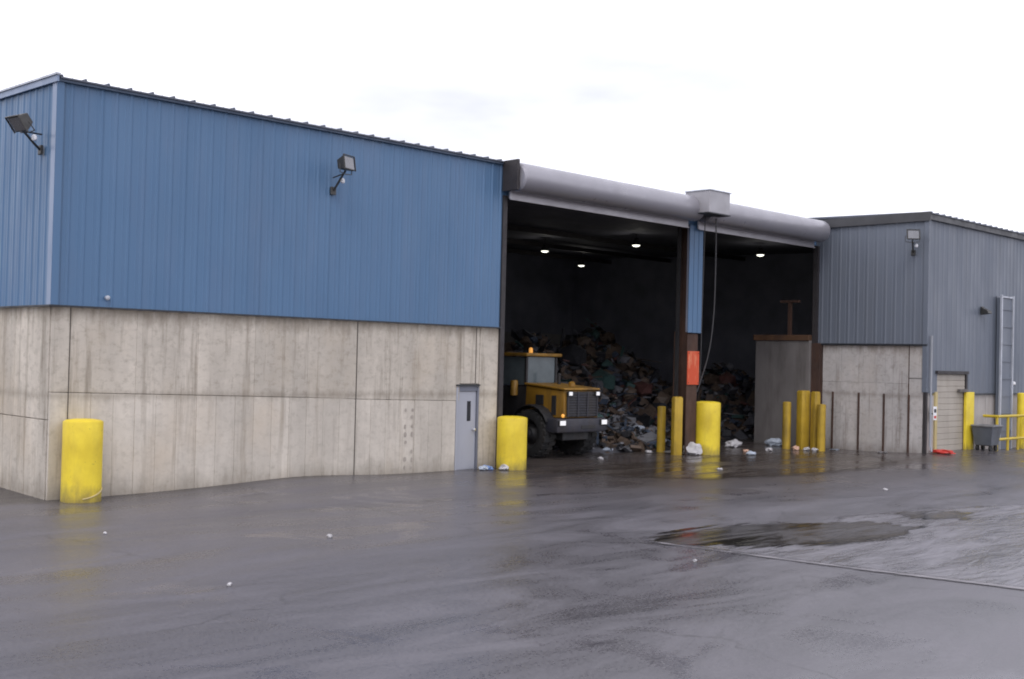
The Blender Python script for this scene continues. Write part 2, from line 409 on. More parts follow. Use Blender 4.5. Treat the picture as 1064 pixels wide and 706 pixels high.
def sheet(name, outline, mat, z, step=.2, grow=0.0):
    """thin water film: grid over the outline carrying the distance to its shore"""
    P = [Vector(q) for q in outline]; n = len(P)
    def dist(q):
        ins = False; d = 1e9
        for i in range(n):
            a, b = P[i], P[(i+1) % n]; ab = b-a
            t = max(0, min(1, (q-a).dot(ab)/ab.length_squared)); d = min(d, (q-a-ab*t).length)
            if (a.y > q.y) != (b.y > q.y) and q.x < a.x+(q.y-a.y)*(b.x-a.x)/(b.y-a.y): ins = not ins
        return d if ins else -d
    x0, x1 = min(p.x for p in P)-grow, max(p.x for p in P)+grow; y0, y1 = min(p.y for p in P)-grow, max(p.y for p in P)+grow
    nx, ny = int((x1-x0)/step)+2, int((y1-y0)/step)+2
    pts = [Vector((x0+i*step, y0+j*step)) for j in range(ny) for i in range(nx)]
    ds = [dist(q) for q in pts]
    fc = [(j*nx+i, j*nx+i+1, (j+1)*nx+i+1, (j+1)*nx+i) for j in range(ny-1) for i in range(nx-1)]
    fc = [f for f in fc if max(ds[k] for k in f) > -max(grow, step)]
    used = sorted({k for f in fc for k in f}); ix = {k: i for i, k in enumerate(used)}
    me = bpy.data.meshes.new(name)
    me.from_pydata([(pts[k].x, pts[k].y, z+gz(pts[k].x, pts[k].y)) for k in used], [], [tuple(ix[k] for k in f) for f in fc])
    at = me.attributes.new('inside', 'FLOAT', 'POINT')
    for i, k in enumerate(used): at.data[i].value = ds[k]
    for pl in me.polygons: pl.use_smooth = True
    return link(name, me, mat)
PUD = [(5.28, -9.76), (5.31, -10.59), (5.56, -12.15), (5.79, -13.55), (6.06, -14.79), (6.40, -16.4), (6.9, -19.0), (10.5, -19.5),
       (15.5, -14.5), (15.95, -11.67), (14.6, -11.15), (13.23, -10.9), (11.77, -10.5), (10.7, -10.25), (9.7, -10.7), (8.48, -10.06), (7.36, -9.84), (6.44, -9.72)]
tag(sheet('puddle', PUD, 'puddle_water', .005, .12, .1), kind='structure')
STILL = [(5.36, -9.80), (5.42, -10.55), (6.15, -11.45), (7.4, -12.1), (9.2, -12.4), (10.6, -11.9), (10.6, -11.0), (9.26, -10.45), (8.48, -9.95), (7.36, -9.75), (6.44, -9.70)]
tag(sheet('puddle', STILL, 'still_water', .009, .15, .4), kind='structure')
tag(sheet('puddle', [(11.4, -11.2), (12.4, -12.0), (13.4, -11.7), (13.2, -11.1), (12.2, -10.9)], 'still_water', .009, .15, .3), kind='structure')
# sky glint on the puddle's straight rim, painted as a pale strip
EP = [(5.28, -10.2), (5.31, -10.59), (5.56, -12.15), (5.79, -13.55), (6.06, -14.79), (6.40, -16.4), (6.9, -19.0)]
tag(sheet('glint_edge', [(x-.04-.014*i, y) for i, (x, y) in enumerate(EP)]+[(x+.05+.018*i, y) for i, (x, y) in list(enumerate(EP))[::-1]], 'edge_glint', .013, .04, .06), kind='structure')
AP = [(11.8, -1.4), (12.6, -3.6), (14.2, -5.2), (17.5, -5.9), (21.5, -5.8), (24.0, -4.9), (25.6, -3.2), (25.6, -1.3), (24.0, -.9), (21.6, -.8), (18.0, -.8), (14.0, -.9)]
tag(sheet('puddle', AP, 'apron_water', .005, .3, .5), kind='structure')

# ------------------------------------------------------------------ siding / concrete / roof panels
def siding_mesh(w, z0, z1, name, rh=.021):
    """ribbed sheet, local X along the wall, outward is -Y; three ribs per sheet"""
    pr = []; p = w/3
    for k in range(3):
        o = k*p
        pr += [(o, 0), (o+p*.36, 0), (o+p*.42, -.006), (o+p*.48, 0), (o+p*.64, 0), (o+p*.73, -rh), (o+p*.85, -rh), (o+p*.94, 0)]
    pr.append((w-.001, 0))
    bm = bmesh.new()
    a = [bm.verts.new((x, y, z0)) for x, y in pr]; b = [bm.verts.new((x, y, z1)) for x, y in pr]
    for i in range(len(pr)-1): bm.faces.new((a[i], a[i+1], b[i+1], b[i]))
    return mesh_of(bm, name)
def siding_run(parent, x0, x1, z0, z1, mat, wall='front', const=0.0, name='siding_panel'):
    n = max(1, round((x1-x0)/.915)); w = (x1-x0)/n
    me = siding_mesh(w, z0, z1, name, .012 if mat == 'siding_grey' else .019); me.materials.append(MATS[mat])
    for i in range(n):
        off = .0012*(i % 2)
        if wall == 'front': link(name, me, None, parent, (x0+i*w, const-off, 0), 0)
        else: link(name, me, None, parent, (const-off, x0+(i+1)*w, 0), -math.pi/2)
def conc_strip(parent, x0, x1, zb0, zb1, zt0, zt1, mat, wall='front', const=0.0, gap=.006, gapr=None):
    d = const - random.uniform(.0, .007); g = gap/2; t = .06; h = g if gapr is None else gapr/2
    q = [(x0+g, d, zb0), (x1-h, d, zb1), (x1-h, const+t, zb1), (x0+g, const+t, zb0),
         (x0+g, d, zt0), (x1-h, d, zt1), (x1-h, const+t, zt1), (x0+g, const+t, zt0)]
    if wall == 'side': q = [(y, x, z) for x, y, z in q]; q = [q[i] for i in (3, 2, 1, 0, 7, 6, 5, 4)]
    bm = bmesh.new(); hull8(bm, q, .006)
    if wall == 'side': bmesh.ops.recalc_face_normals(bm, faces=bm.faces[:])
    return link('concrete_panel', mesh_of(bm, 'concrete_panel'), mat, parent)
def jz(x):                                 # height of the pour joint along the front
    return 1.97-.165*(x/7.1) if x < 7.1 else 1.79-.02*(x-7.1)

bld = empty('warehouse', 'long blue ribbed metal warehouse on a concrete base with two tall open bays', 'warehouse', (0, 0, 0))

# concrete base of the front and the end wall
core = bx('concrete_wall', .06, XO-.01, .062, .36, -.4, HC-.02, 'concrete', bld)
xsn = [.012, .36] + [.36+.45*i for i in range(1, 15)] + [7.11] + [7.11+.4415*i for i in range(1, 7)] + [10.20]
for a, b in zip(xsn, xsn[1:]):
    gp = .022 if (abs(a-.36) < .01 or abs(a-7.11) < .01) else .003
    conc_strip(core, a, b, -.35, -.35, jz(a)-.002, jz(b)-.002, 'concrete_lower', gap=min(gp, .016), gapr=.003)
xsu = xsn[:-1] + [10.84, XO-.012]
xsu = [.012, .36, 1.71, 3.06, 4.41, 5.76, 7.11, 8.0, 8.9, 9.8, 10.31, 10.84, XO-.012]
for a, b in zip(xsu, xsu[1:]):
    gp = .022 if (abs(a-.36) < .01 or abs(a-7.11) < .01 or abs(a-10.84) < .01) else .0015
    if a < 10.2: conc_strip(core, a, b, jz(a)+.008, jz(b)+.008, HC-.035, HC-.035, 'concrete', gap=gp, gapr=.0015)
    elif a < 10.8: conc_strip(core, a, b, 2.16, 2.16, HC-.035, HC-.035, 'concrete', gap=gp, gapr=.0015)
    else: conc_strip(core, max(a, 10.97), b, -.35, -.35, HC-.035, HC-.035, 'concrete', gap=gp, gapr=.0015)
conc_strip(core, 10.84, 10.97, 2.16, 2.16, HC-.035, HC-.035, 'concrete', gap=.01)
end = bx('concrete_end_wall', .062, .36, .37, BACK, -.4, HC-.02, 'concrete', bld)
y = .07
while y < BACK-.5:
    n = y+.62 if y > .1 else .45
    conc_strip(end, y, min(n, BACK), -.35, -.35, 1.44, 1.44, 'concrete', 'side')
    conc_strip(end, y, min(n, BACK), 1.455, 1.455, HC-.035, HC-.035, 'concrete', 'side')
    y = n

for xj, za, zb, wj in ((7.11, -.1, HC-.04, .011), (.36, -.1, HC-.04, .007), (10.84, 2.17, HC-.04, .009)):
    bx('joint_filler', xj-wj, xj+wj, -.0085, .05, za, zb, 'tie_dark', core)
for i in range(2):
    for k in (0, 1, 2, 4, 5, 6, 7) if i else (0, 1, 3, 4, 5, 7):     # rows of dark form-tie blots
        w_, h_ = random.uniform(.03, .05), random.uniform(.04, .07); x_, z_ = 8.60+.21*i+random.uniform(-.015, .015), .14+.2*k+random.uniform(-.02, .02)
        bm = bmesh.new(); lathe(bm, [(w_, -.0095), (w_*.9, -.0105)], 9, 'Y', (0, 0, 0))
        for v in bm.verts: v.co.z *= h_/w_; v.co += Vector((x_, 0, z_))
        link('tie_mark', mesh_of(bm, 'tie_mark'), 'tie_stain', core)
# blue cladding
wall = bx('cladding', .05, XO-.02, .05, .12, HC-.05, H-.02, 'interior_dark', bld)
siding_run(wall, .02, XO, HC, H-.05, 'siding_blue', 'front', -.01)
wall2 = bx('end_cladding', .055, .12, .13, BACK, HC-.05, H-.10, 'interior_dark', bld)
bm = bmesh.new()
hull8(bm, [(.055, .13, H-.098), (.12, .13, H-.098), (.12, BACK, H-.098), (.055, BACK, H-.098), (.055, .13, H-.06), (.12, .13, H-.06), (.12, BACK, H-.06+.74), (.055, BACK, H-.06+.74)])
link('gable_infill', mesh_of(bm, 'gable_infill'), 'siding_blue', bld)
siding_run(wall2, .02, BACK, HC, H-.03, 'siding_blue', 'side', -.01)
bx('corner_trim', -.052, -.046, -.05, .14, HC, H-.06, 'trim_blue', bld)
bx('corner_trim', -.050, .09, -.056, -.050, HC, H-.07, 'siding_blue', bld)
bx('drip_flashing', -.07, XO, -.075, -.03, HC-.03, HC-.002, 'flashing', bld)
bx('drip_flashing', -.075, -.03, -.06, BACK, HC-.03, HC-.002, 'flashing', bld)
# lintel above the openings
lt('pipe_stub', [(.02, -.10), (.045, -.09), (.045, -.03)], 'galvanised', bld, 12, 'Y', (1.05, 0, 3.80))
lin = bx('lintel', XO, XE+.3, .05, .25, 7.02, H-.02, 'interior_dark', bld)
siding_run(lin, XO+.003, XE, 7.05, H-.05, 'siding_blue', 'front', -.01)

# roof: standing seam sheets, very low slope
SLOPE = 1/40
roof = None
def roof_z(y): return H-.02+SLOPE*y
def roof_panel_mesh(w, y0, y1):
    bm = bmesh.new()
    pr = [(0, 0), (.012, .0), (.018, .04), (.045, .04), (.053, 0), (w*.45, .0), (w*.5, .006), (w*.55, .0), (w, 0)]
    lo = [(x, z-.03) for x, z in ((w, 0), (0, 0))]
    loop = pr+lo
    A = [bm.verts.new((x, y0, roof_z(y0)+z)) for x, z in loop]; B = [bm.verts.new((x, y1, roof_z(y1)+z)) for x, z in loop]
    k = len(loop)
    for i in range(k): bm.faces.new((A[(i+1) % k], A[i], B[i], B[(i+1) % k]))
    bm.faces.new(A); bm.faces.new(B[::-1])
    me = mesh_of(bm, 'roof_panel'); me.materials.append(MATS['roof_metal']); return me
def slab_roof(name, x0, x1, y0, y1, parent):
    bm = bmesh.new(); a, b = roof_z(y0)-.035, roof_z(y1)-.035
    hull8(bm, [(x0, y0, a-.12), (x1, y0, a-.12), (x1, y1, b-.12), (x0, y1, b-.12), (x0, y0, a), (x1, y0, a), (x1, y1, b), (x0, y1, b)])
    return link(name, mesh_of(bm, name), 'roof_liner', parent)
roof = slab_roof('roof', .13, XE-.02, .26, BACK, bld)
rp = roof_panel_mesh(.4574, -.13, BACK)
for i in range(59): link('roof_panel', rp, None, roof, (-.02+i*.4574, 0, 0))
bx('eave_trim', -.05, XE, -.10, -.06, H-.105, H-.054, 'eave_dark', bld)
def sloped_bar(name, x0, x1, y0, y1, d0, d1, mat, parent):
    bm = bmesh.new(); a, b = roof_z(y0), roof_z(y1)
    hull8(bm, [(x0, y0, a+d0), (x1, y0, a+d0), (x1, y1, b+d0), (x0, y1, b+d0), (x0, y0, a+d1), (x1, y0, a+d1), (x1, y1, b+d1), (x0, y1, b+d1)])
    return link(name, mesh_of(bm, name), mat, parent)
sloped_bar('rake_trim', -.09, -.05, -.14, BACK, -.10, .02, 'trim_blue', bld)
sloped_bar('rake_cap', -.12, -.025, -.16, BACK, .022, .06, 'galvanised', bld)

# the hall inside
bx('back_wall', .36, XE, BACK-.3, BACK, -.3, 8.37, 'interior_dark', bld)
bx('back_wall', XE+.001, FAR, BACK-.3, BACK, -.3, 8.47, 'interior_dark', bld)
pw = bx('push_wall', .4, FAR-.4, BACK-.8, BACK-.32, -.3, 4.2, 'interior_concrete', bld)
bx('push_wall', .37, .9, .5, BACK-.9, -.3, HC, 'interior_concrete', bld)
bx('bounce_wall', 38.0, 38.25, WY+.4, BACK-.31, -.3, 8.4, 'interior_dark', bld)  # added partition, set in from the wing's end to brighten the dark hall
for yy in (3.5, 10.5, 15.0, 19):
    bm = bmesh.new(); box(bm, .3, FAR-.3, yy-.06, yy+.06, 7.55+SLOPE*yy, 7.74+SLOPE*yy)
    link('roof_beam', mesh_of(bm, 'roof_beam'), 'bracket_dark', bld)
# jamb at the left of the first opening
bx('door_jamb', XO-.005, XO+.14, -.06, .37, 0, 7.02, 'bracket_dark', bld)
bx('door_guide', XO+.14, XO+.24, .10, .22, 0, 7.02, 'loader_black', bld)

# pillar between the two bays
ctr = bx('pillar_cladding', 19.56, 20.16, -.045, .02, 3.76, 7.05, 'interior_dark', bld)
for i in range(3):
    bm = bmesh.new(); x0 = 19.52+i*.232
    hull8(bm, [(x0, -.10, 3.74), (x0+.228, -.10, 3.74), (x0+.20, -.05, 3.74), (x0+.03, -.05, 3.74),
               (x0, -.10, 7.05), (x0+.228, -.10, 7.05), (x0+.20, -.05, 7.05), (x0+.03, -.05, 7.05)], .012)
    link('cladding_strip', mesh_of(bm, 'cladding_strip'), 'siding_blue', ctr)
pil = bx('pillar', 19.60, 20.12, -.035, -.005, 0, 3.72, 'rust_steel', bld)
bx('pillar_web', 19.84, 19.88, -.004, .40, 0, 7.0, 'rust_steel', pil)
bx('pillar_flange', 19.78, 20.12, .401, .43, 0, 7.0, 'rust_steel', pil)
bx('pillar_casing', 19.57, 20.14, .431, .47, 0, 3.78, 'rust_steel', pil, .006)
for sx in (19.50, 20.16): bx('door_guide', sx, sx+.08, .26, .36, 0, 7.0, 'loader_black', bld)
# right end of the hall opening: stub wall, cap timber and a post on it
st = bx('stub_wall', 26.72, 27.0, .02, 2.25, -.3, 3.70, 'stub_concrete', bld, .015)
bx('cap_timber', 26.66, 27.06, .05, 2.32, 3.702, 3.90, 'rust_orange', st, .01)
pst = bx('cap_post', 26.80, 26.90, .86, .98, 3.902, 5.05, 'rust_steel', bld)
bx('cross_arm', 26.79, 26.91, .55, 1.30, 5.052, 5.14, 'rust_steel', pst)
bx('door_jamb', XE-.16, XE-.02, -.30, .015, 0, HC, 'rust_steel', bld)
bx('door_jamb', XE-.14, XE-.02, -.16, .019, HC+.002, 7.02, 'bracket_dark', bld)

# coiled roller doors
def roller(x0, x1, cap_l, cap_r):
    bm = bmesh.new(); c = (0, -.47, 7.47); r = .375
    prof = [(r*.30, x0+.0), (r*.78, x0+.01), (r*.94, x0+.05), (r, x0+.12)]
    k = 12
    for i in range(1, k): prof.append((r, x0+.12+(x1-x0-.24)*i/k))
    prof += [(r, x1-.12), (r*.94, x1-.05), (r*.78, x1-.01), (r*.30, x1)]
    lathe(bm, prof, 40, 'X', c)
    d = link('roller_door', mesh_of(bm, 'roller_door', True, 30), 'door_drum', bld)
    bx('curtain_skirt', x0+.1, x1-.1, -.15, -.125, 6.98, 7.40, 'door_drum', d)
    bx('bottom_bar', x0+.06, x1-.06, -.21, -.152, 6.94, 7.17, 'bar_metal', d, .008)
    bx('bottom_rail', x0+.06, x1-.06, -.25, -.19, 6.915, 6.938, 'bar_metal', d)
    if cap_l: bx('end_bracket', x0-.10, x0-.02, -.62, -.06, 7.12, H-.01, 'bracket_dark', d, .01)
    if cap_r: bx('end_bracket', x1+.0, x1+.02, -.5, -.06, 7.2, 7.8, 'bracket_dark', d)
    return d
roller(11.66, 19.35, True, False)
roller(19.75, XE-.42, False, False)
mb = bx('motor_hood', 18.98, 20.02, -1.20, -.30, 7.30, 7.955, 'hood_box', bld, .012)
bx('hood_lid', 18.95, 20.05, -1.23, -.30, 7.956, 7.985, 'galvanised', mb)
bx('hood_lip', 18.96, 20.04, -1.22, -.30, 7.272, 7.298, 'flashing', mb)

# personnel door
dr = bx('personnel_door', 10.27, 10.90, .022, .058, -.03, 1.96, 'door_grey', bld, .004)
bx('door_frame', 10.205, 10.262, -.02, .06, -.03, 2.08, 'door_grey', dr)
bx('door_frame', 10.908, 10.962, -.02, .06, -.03, 2.08, 'door_frame', dr)
bx('transom', 10.263, 10.907, -.002, .06, 1.97, 2.10, 'door_frame', dr)
bx('drip_cap', 10.19, 10.975, -.05, .06, 2.102, 2.14, 'flashing', dr)
bx('door_window', 10.60, 10.72, .014, .0215, 1.22, 1.72, 'door_glass', dr)
lt('door_knob', [(.02, -.05), (.04, -.045), (.045, -.02), (.02, 0), (.02, .03)], 'steel_bright', dr, 14, 'Y', (10.82, -.005, 1.0))
bx('kick_plate', 10.29, 10.88, .016, .0215, .02, .26, 'door_grey', dr)

# ------------------------------------------------------------------ the side wing
wing = empty('wing_building', 'grey ribbed metal wing jutting forward at the right end of the warehouse', 'building', (XE, WY, 0))
def wl(o):                                  # keep world placement under the wing's empty
    o.location = Vector(o.location) - Vector((XE, WY, 0)); return o
def wbx(name, *a, top=True):
    o = bx(name, *a); return o
wroot = Vector((XE, WY, 0))
def wpart(name, x0, x1, y0, y1, z0, z1, mat, parent=wing, bev=0.0):
    return bx(name, x0-XE, x1-XE, y0-WY, y1-WY, z0, z1, mat, parent, bev)
wc = wpart('cladding', XE+.05, XE+.12, WY+.05, -.0, HC-.05, H-.05, 'interior_dark')
siding_run(wc, WY+.02-WY, .0-WY, HC, H-.22, 'siding_grey', 'side', -.01)
wf = wpart('front_cladding', XE+.13, FAR, WY+.05, WY+.12, 2.72, H-.05, 'interior_dark')
siding_run(wf, .0, .80, 2.02, H-.2, 'siding_grey', 'front', -.01)
siding_run(wf, .80, 2.95, 2.74, H-.2, 'siding_grey', 'front', -.01)
siding_run(wf, 2.95, FAR-XE, 2.0, H-.2, 'siding_grey', 'front', -.01)
wpart('corner_trim', XE-.056, XE-.050, WY-.056, WY+.10, 2.05, H-.2, 'siding_grey')
wpart('corner_trim', XE-.049, XE+.10, WY-.056, WY-.050, 2.05, H-.2, 'siding_grey')
wpart('drip_flashing', XE-.075, XE-.03, WY-.06, -.0, HC-.05, HC-.005, 'flashing')
wpart('drip_flashing', XE+2.98, FAR, WY-.075, WY-.03, 1.95, 1.99, 'flashing')
wpart('rake_fascia', XE-.11, XE-.06, WY-.12, -.0, H-.28, H+.02, 'fascia_dark')
wpart('eave_fascia', XE-.06, FAR, WY-.12, WY-.07, H-.24, H-.05, 'fascia_dark')
wr = slab_roof('roof', .02, FAR-XE, .26, BACK-WY, wing); wr.location.z = 0
rq = roof_panel_mesh(.4574, -.16, BACK-WY)
for i in range(50): link('roof_panel', rq, None, wr, (-.09+i*.4574, 0, 0))
# concrete of the wing's short side
ws = wpart('concrete_wall', XE+.062, XE+.36, WY+.062, -.345, -.4, HC-.06, 'concrete_wing')
for a, b in ((-3.52, -2.70), (-2.70, -1.88), (-1.88, -1.06), (-1.06, -.35)):
    conc_strip(ws, a-WY, b-WY, -.35, -.35, 2.30, 2.30, 'concrete_wing', 'side', gap=.004)
    conc_strip(ws, a-WY, b-WY, 2.303, 2.303, HC-.07, HC-.07, 'concrete_wing', 'side', gap=.004)
conc_strip(ws, .07, .58, -.35, -.35, 2.47, 2.47, 'concrete_wing', 'side', gap=.03)
conc_strip(ws, .07, .58, 2.50, 2.50, HC-.07, HC-.07, 'concrete_wing', 'side', gap=.03)
wpart('joint_filler', XE-.004, XE+.05, WY+.585, WY+.60, 0, HC-.08, 'rust_steel', ws)
for yy in (-.78, -1.76, -2.68, -3.56):
    bm = bmesh.new(); box(bm, -.065, -.009, yy-WY-.027, yy-WY+.027, 0, 1.95, .006)
    link('guard_bar', mesh_of(bm, 'guard_bar'), 'rust_steel', wing)
wpart('rust_angle', XE-.06, XE+.06, -.335, -.305, 0, HC-.06, 'rust_steel')
wpart('corner_angle', XE-.03, XE+.10, WY-.03, WY+.058, 0, HC-.06, 'bracket_dark')
# long side below the cladding
wlb = wpart('concrete_front', XE+.40, FAR, WY+.07, WY+.36, -.4, 2.70, 'concrete_wing')
for a, b in ((.13, .62), (3.66, 4.60), (4.61, 5.55), (5.56, 6.5), (6.51, 8.0), (8.01, 9.5), (9.51, 11)):
    conc_strip(wlb, a, b, -.35, -.35, 1.94, 1.94, 'pale_panel', 'front', gap=.012)
dn = tb('downspout', [(.14, -.12, 3.9), (.14, -.12, 3.2), (.14, -.12, .35), (.10, -.20, .12)], .038, 'downspout', wing, 8)
# roller shutter in slats
sh = wpart('shutter_door', XE+.80, XE+2.92, WY+.03, WY+.066, 0, 2.66, 'shutter_beige')
bm = bmesh.new(); box(bm, 0, 2.10, -.03, .0, 0, .192, .012); sme = mesh_of(bm, 'shutter_slat'); sme.materials.append(MATS['shutter_beige'])
for i in range(13): link('shutter_slat', sme, None, sh, (.81, .028, .08+i*.197))
wpart('shutter_header', XE+.66, XE+3.02, WY-.10, WY+.02, 2.66, 2.76, 'bracket_dark')
wpart('shutter_jamb', XE+.62, XE+.79, WY-.05, WY+.06, 0, 2.06, 'cream_paint')
wpart('shutter_jamb', XE+2.93, XE+3.05, WY-.04, WY+.06, 2.06, 2.65, 'bracket_dark')
wpart('jamb_beam', XE+2.30, XE+2.92, WY-.13, WY-.03, 2.056, 2.15, 'stub_concrete')
yp = wpart('yellow_pier', XE+2.77, XE+3.40, WY-.13, WY-.036, -.2, 2.05, 'yellow_paint', wing, .012)
sgn = None

# ------------------------------------------------------------------ floodlights
def floodlight(label, loc, rz, head, tilt=35, swing=0, plate=True):
    """local frame: wall at y=0, outward -Y. head = offset of the housing centre"""
    t = empty('floodlight', label, 'floodlight', loc, rz, 'floodlights on the metal walls')
    hx, hy, hz = head
    bx('wall_plate', -.07, .07, -.10, -.045, -.09, .09, 'flood_housing', t, .008)
    bm = bmesh.new(); tube(bm, [(0, -.08, 0), (hx*.35, hy*.45, hz*.25), (hx*.8, hy*.86, hz*.62), (hx, hy, hz-.16)], .024, 8)
    link('arm', mesh_of(bm, 'arm', True), 'flood_housing', t)
    bm = bmesh.new(); tube(bm, [(.0, -.06, .30), (hx*.8, hy*.86, hz*.62)], .016, 8)
    link('stay', mesh_of(bm, 'stay', True), 'flood_housing', t)
    mtx = Matrix.Translation((hx, hy, hz)) @ Matrix.Rotation(R(swing), 4, 'Z') @ Matrix.Rotation(R(tilt), 4, 'X') @ Matrix.Scale(.84, 4)
    def hp(name, bm, mat):
        o = link(name, mesh_of(bm, name), mat, t); o.matrix_local = mtx; return o
    bm = bmesh.new()                             # tapered housing, glass towards -Y
    hull8(bm, [(-.24, -.11, -.19), (.24, -.11, -.19), (.15, .17, -.12), (-.15, .17, -.12),
               (-.24, -.11, .19), (.24, -.11, .19), (.15, .17, .12), (-.15, .17, .12)], .015)
    hp('housing', bm, 'flood_housing')
    bm = bmesh.new(); box(bm, -.205, .205, -.122, -.112, -.155, .155); hp('lens', bm, 'flood_reflector')
    bm = bmesh.new(); box(bm, -.255, .255, -.145, -.105, .192, .208); box(bm, -.255, -.241, -.145, -.105, -.19, .191)
    box(bm, .241, .255, -.145, -.105, -.19, .191); hp('visor', bm, 'flood_housing')
    bm = bmesh.new(); tube(bm, [(-.27, 0, -.02), (-.27, .02, -.25), (0, .03, -.28), (.27, .02, -.25), (.27, 0, -.02)], .014, 6); hp('yoke', bm, 'flood_housing')
    bm = bmesh.new(); lathe(bm, [(.03, -.05), (.05, -.03), (.05, .03), (.03, .06)], 12)
    o = link('photocell', mesh_of(bm, 'photocell', True), 'photocell_white', t); o.location = (hx*.6+.10, hy*.55, hz*.38)
    return t
floodlight('black floodlight on the blue front wall, above the concrete', (6.27, 0, 6.50), 0, (-.02, -.55, .56), -8, 20)
floodlight('black floodlight on the blue end wall near the corner, seen from behind', (0, .57, 6.58), -math.pi/2, (.42, -.62, .40), 38, 10)
floodlight('black floodlight on the grey wing wall near its corner', (XE, -3.64, 6.62), -math.pi/2, (.18, -.50, .52), -10, 42)

# small wall lamp on the wing's long side
wlmp = empty('wall_lamp', 'small dark wall lamp high on the grey wing beside the tall chute', 'lamp', (31.06, WY-.04, 4.9))
bx('back_plate', -.10, .10, -.05, 0, -.14, .14, 'flood_housing', wlmp, .01)
bm = bmesh.new(); hull8(bm, [(-.16, -.30, -.10), (.16, -.30, -.10), (.12, -.052, -.14), (-.12, -.052, -.14), (-.16, -.26, .0), (.16, -.26, .0), (.12, -.052, .10), (-.12, -.052, .10)], .01)
link('lamp_hood', mesh_of(bm, 'lamp_hood'), 'flood_housing', wlmp)

# ------------------------------------------------------------------ bollards and guard posts
def bollard(label, x, y, r, h, mat='yellow_paint', dome=.045, group='fat yellow bollards by the bays', name='bollard', band=False):
    z = gz(x, y)
    t = empty(name, label, 'bollard', (x, y, z), 0, group)
    lt('shell', [(r*.995, -.25), (r, 0), (r, h*.33), (r*.996, h*.66), (r, h-.02), (r*.98, h)], mat, t, 40)
    lt('cap', [(r*.97, h+.001), (r*.86, h+dome*.45), (r*.55, h+dome*.85), (r*.15, h+dome)], mat, t, 40)
    if band:
        bm = bmesh.new()
        for k in range(26):
            a = R(-150+k*6)
            x0, y0 = (r+.004)*math.cos(a), (r+.004)*math.sin(a)
        tube(bm, [((r+.003)*math.cos(R(-110+k*7)), (r+.003)*math.sin(R(-110+k*7)), .07+.012*k/1.6+.0006*k*k) for k in range(13)], .014, 6)
        link('scuff', mesh_of(bm, 'scuff', True), 'cream_paint', t)
    return t
bollard('fat yellow bollard at the near left corner of the warehouse', .50, -.385, .362, 1.50, band=True)
bollard('fat yellow bollard between the grey door and the loader', 11.72, -.48, .385, 1.31)
bollard('fat yellow bollard in front of the pillar between the bays', 20.55, -.15, .40, 1.60)
G2 = 'slim yellow guard posts at the bay edges'
bollard('short round yellow post left of the pillar, nearest the rubbish heap', 19.85, 1.10, .135, 1.42, 'yellow_dull', .02, G2, 'guard_post')
bollard('short round yellow post at the right bay, leftmost of its cluster', 25.30, .0, .14, 1.58, 'yellow_dull', .02, G2, 'guard_post')
bollard('short yellow post standing in front of the right cluster by the wing wall', 25.72, -1.08, .14, 1.56, 'yellow_dull', .02, G2, 'guard_post')
def square_post(label, x, y, w, d, h):
    t = empty('guard_post', label, 'bollard', (x, y, gz(x, y)), R(-20), G2)
    bx('shell', -w/2, w/2, -d/2, d/2, -.2, h, 'yellow_dull', t, .03, 2)
    bx('cap', -w/2+.03, w/2-.03, -d/2+.03, d/2-.03, h+.001, h+.02, 'yellow_dull', t)
square_post('tall wide yellow post directly left of the rusty pillar', 19.36, .12, .30, .20, 1.76)
square_post('tall widest yellow post in the cluster at the right bay', 25.80, -.33, .36, .30, 1.98)
square_post('tall yellow post at the right of the cluster, behind the short one', 25.86, -.76, .24, .24, 1.97)
bollard('yellow post cut by the right edge of the picture', 33.85, WY-.36, .16, 2.0, 'yellow_paint', .03, G2, 'guard_post')

# orange sign on the pillar
sg = empty('warning_sign', 'faded orange sign on the rusty pillar between the bays', 'sign', (19.88, -.06, 2.15))
bx('board', -.29, .29, -.012, .018, 0, 1.03, 'orange_sign_face', sg, .006)
for dx, dz in ((-.24, .06), (.24, .06), (-.24, .97), (.24, .97)):
    lt('bolt', [(.014, -.022), (.016, -.016), (.016, -.012)], 'bracket_dark', sg, 8, 'Y', (dx, 0, dz))

# control chain and cable below the motor hood
ch = empty('hanging_cable', 'slack grey cable hanging from the motor hood to the bollard', 'cable', (19.93, -.6, 2.0))
def cab(name, pts, r):
    bm = bmesh.new(); n = 22; P = []
    for i in range(n+1):
        t = i/n; k = t*(len(pts)-1); a = min(int(k), len(pts)-2); f = k-a
        q = [Vector(pts[max(0, min(len(pts)-1, a+j))])-Vector((19.93, -.6, 2.0)) for j in (-1, 0, 1, 2)]
        P.append(.5*((2*q[1])+(q[2]-q[0])*f+(2*q[0]-5*q[1]+4*q[2]-q[3])*f*f+(3*q[1]-q[0]-3*q[2]+q[3])*f**3))
    tube(bm, P, r, 6); return link(name, mesh_of(bm, name, True), 'cable', ch)
cab('cable', [(19.95, -.75, 7.29), (19.99, -.74, 6.0), (19.98, -.72, 4.4), (19.86, -.66, 3.2), (19.62, -.55, 2.3), (19.50, -.50, 1.95)], .02)
cab('cord', [(19.60, -.60, 7.29), (19.62, -.56, 5.6), (19.60, -.55, 3.8), (19.62, -.52, 2.3)], .014)

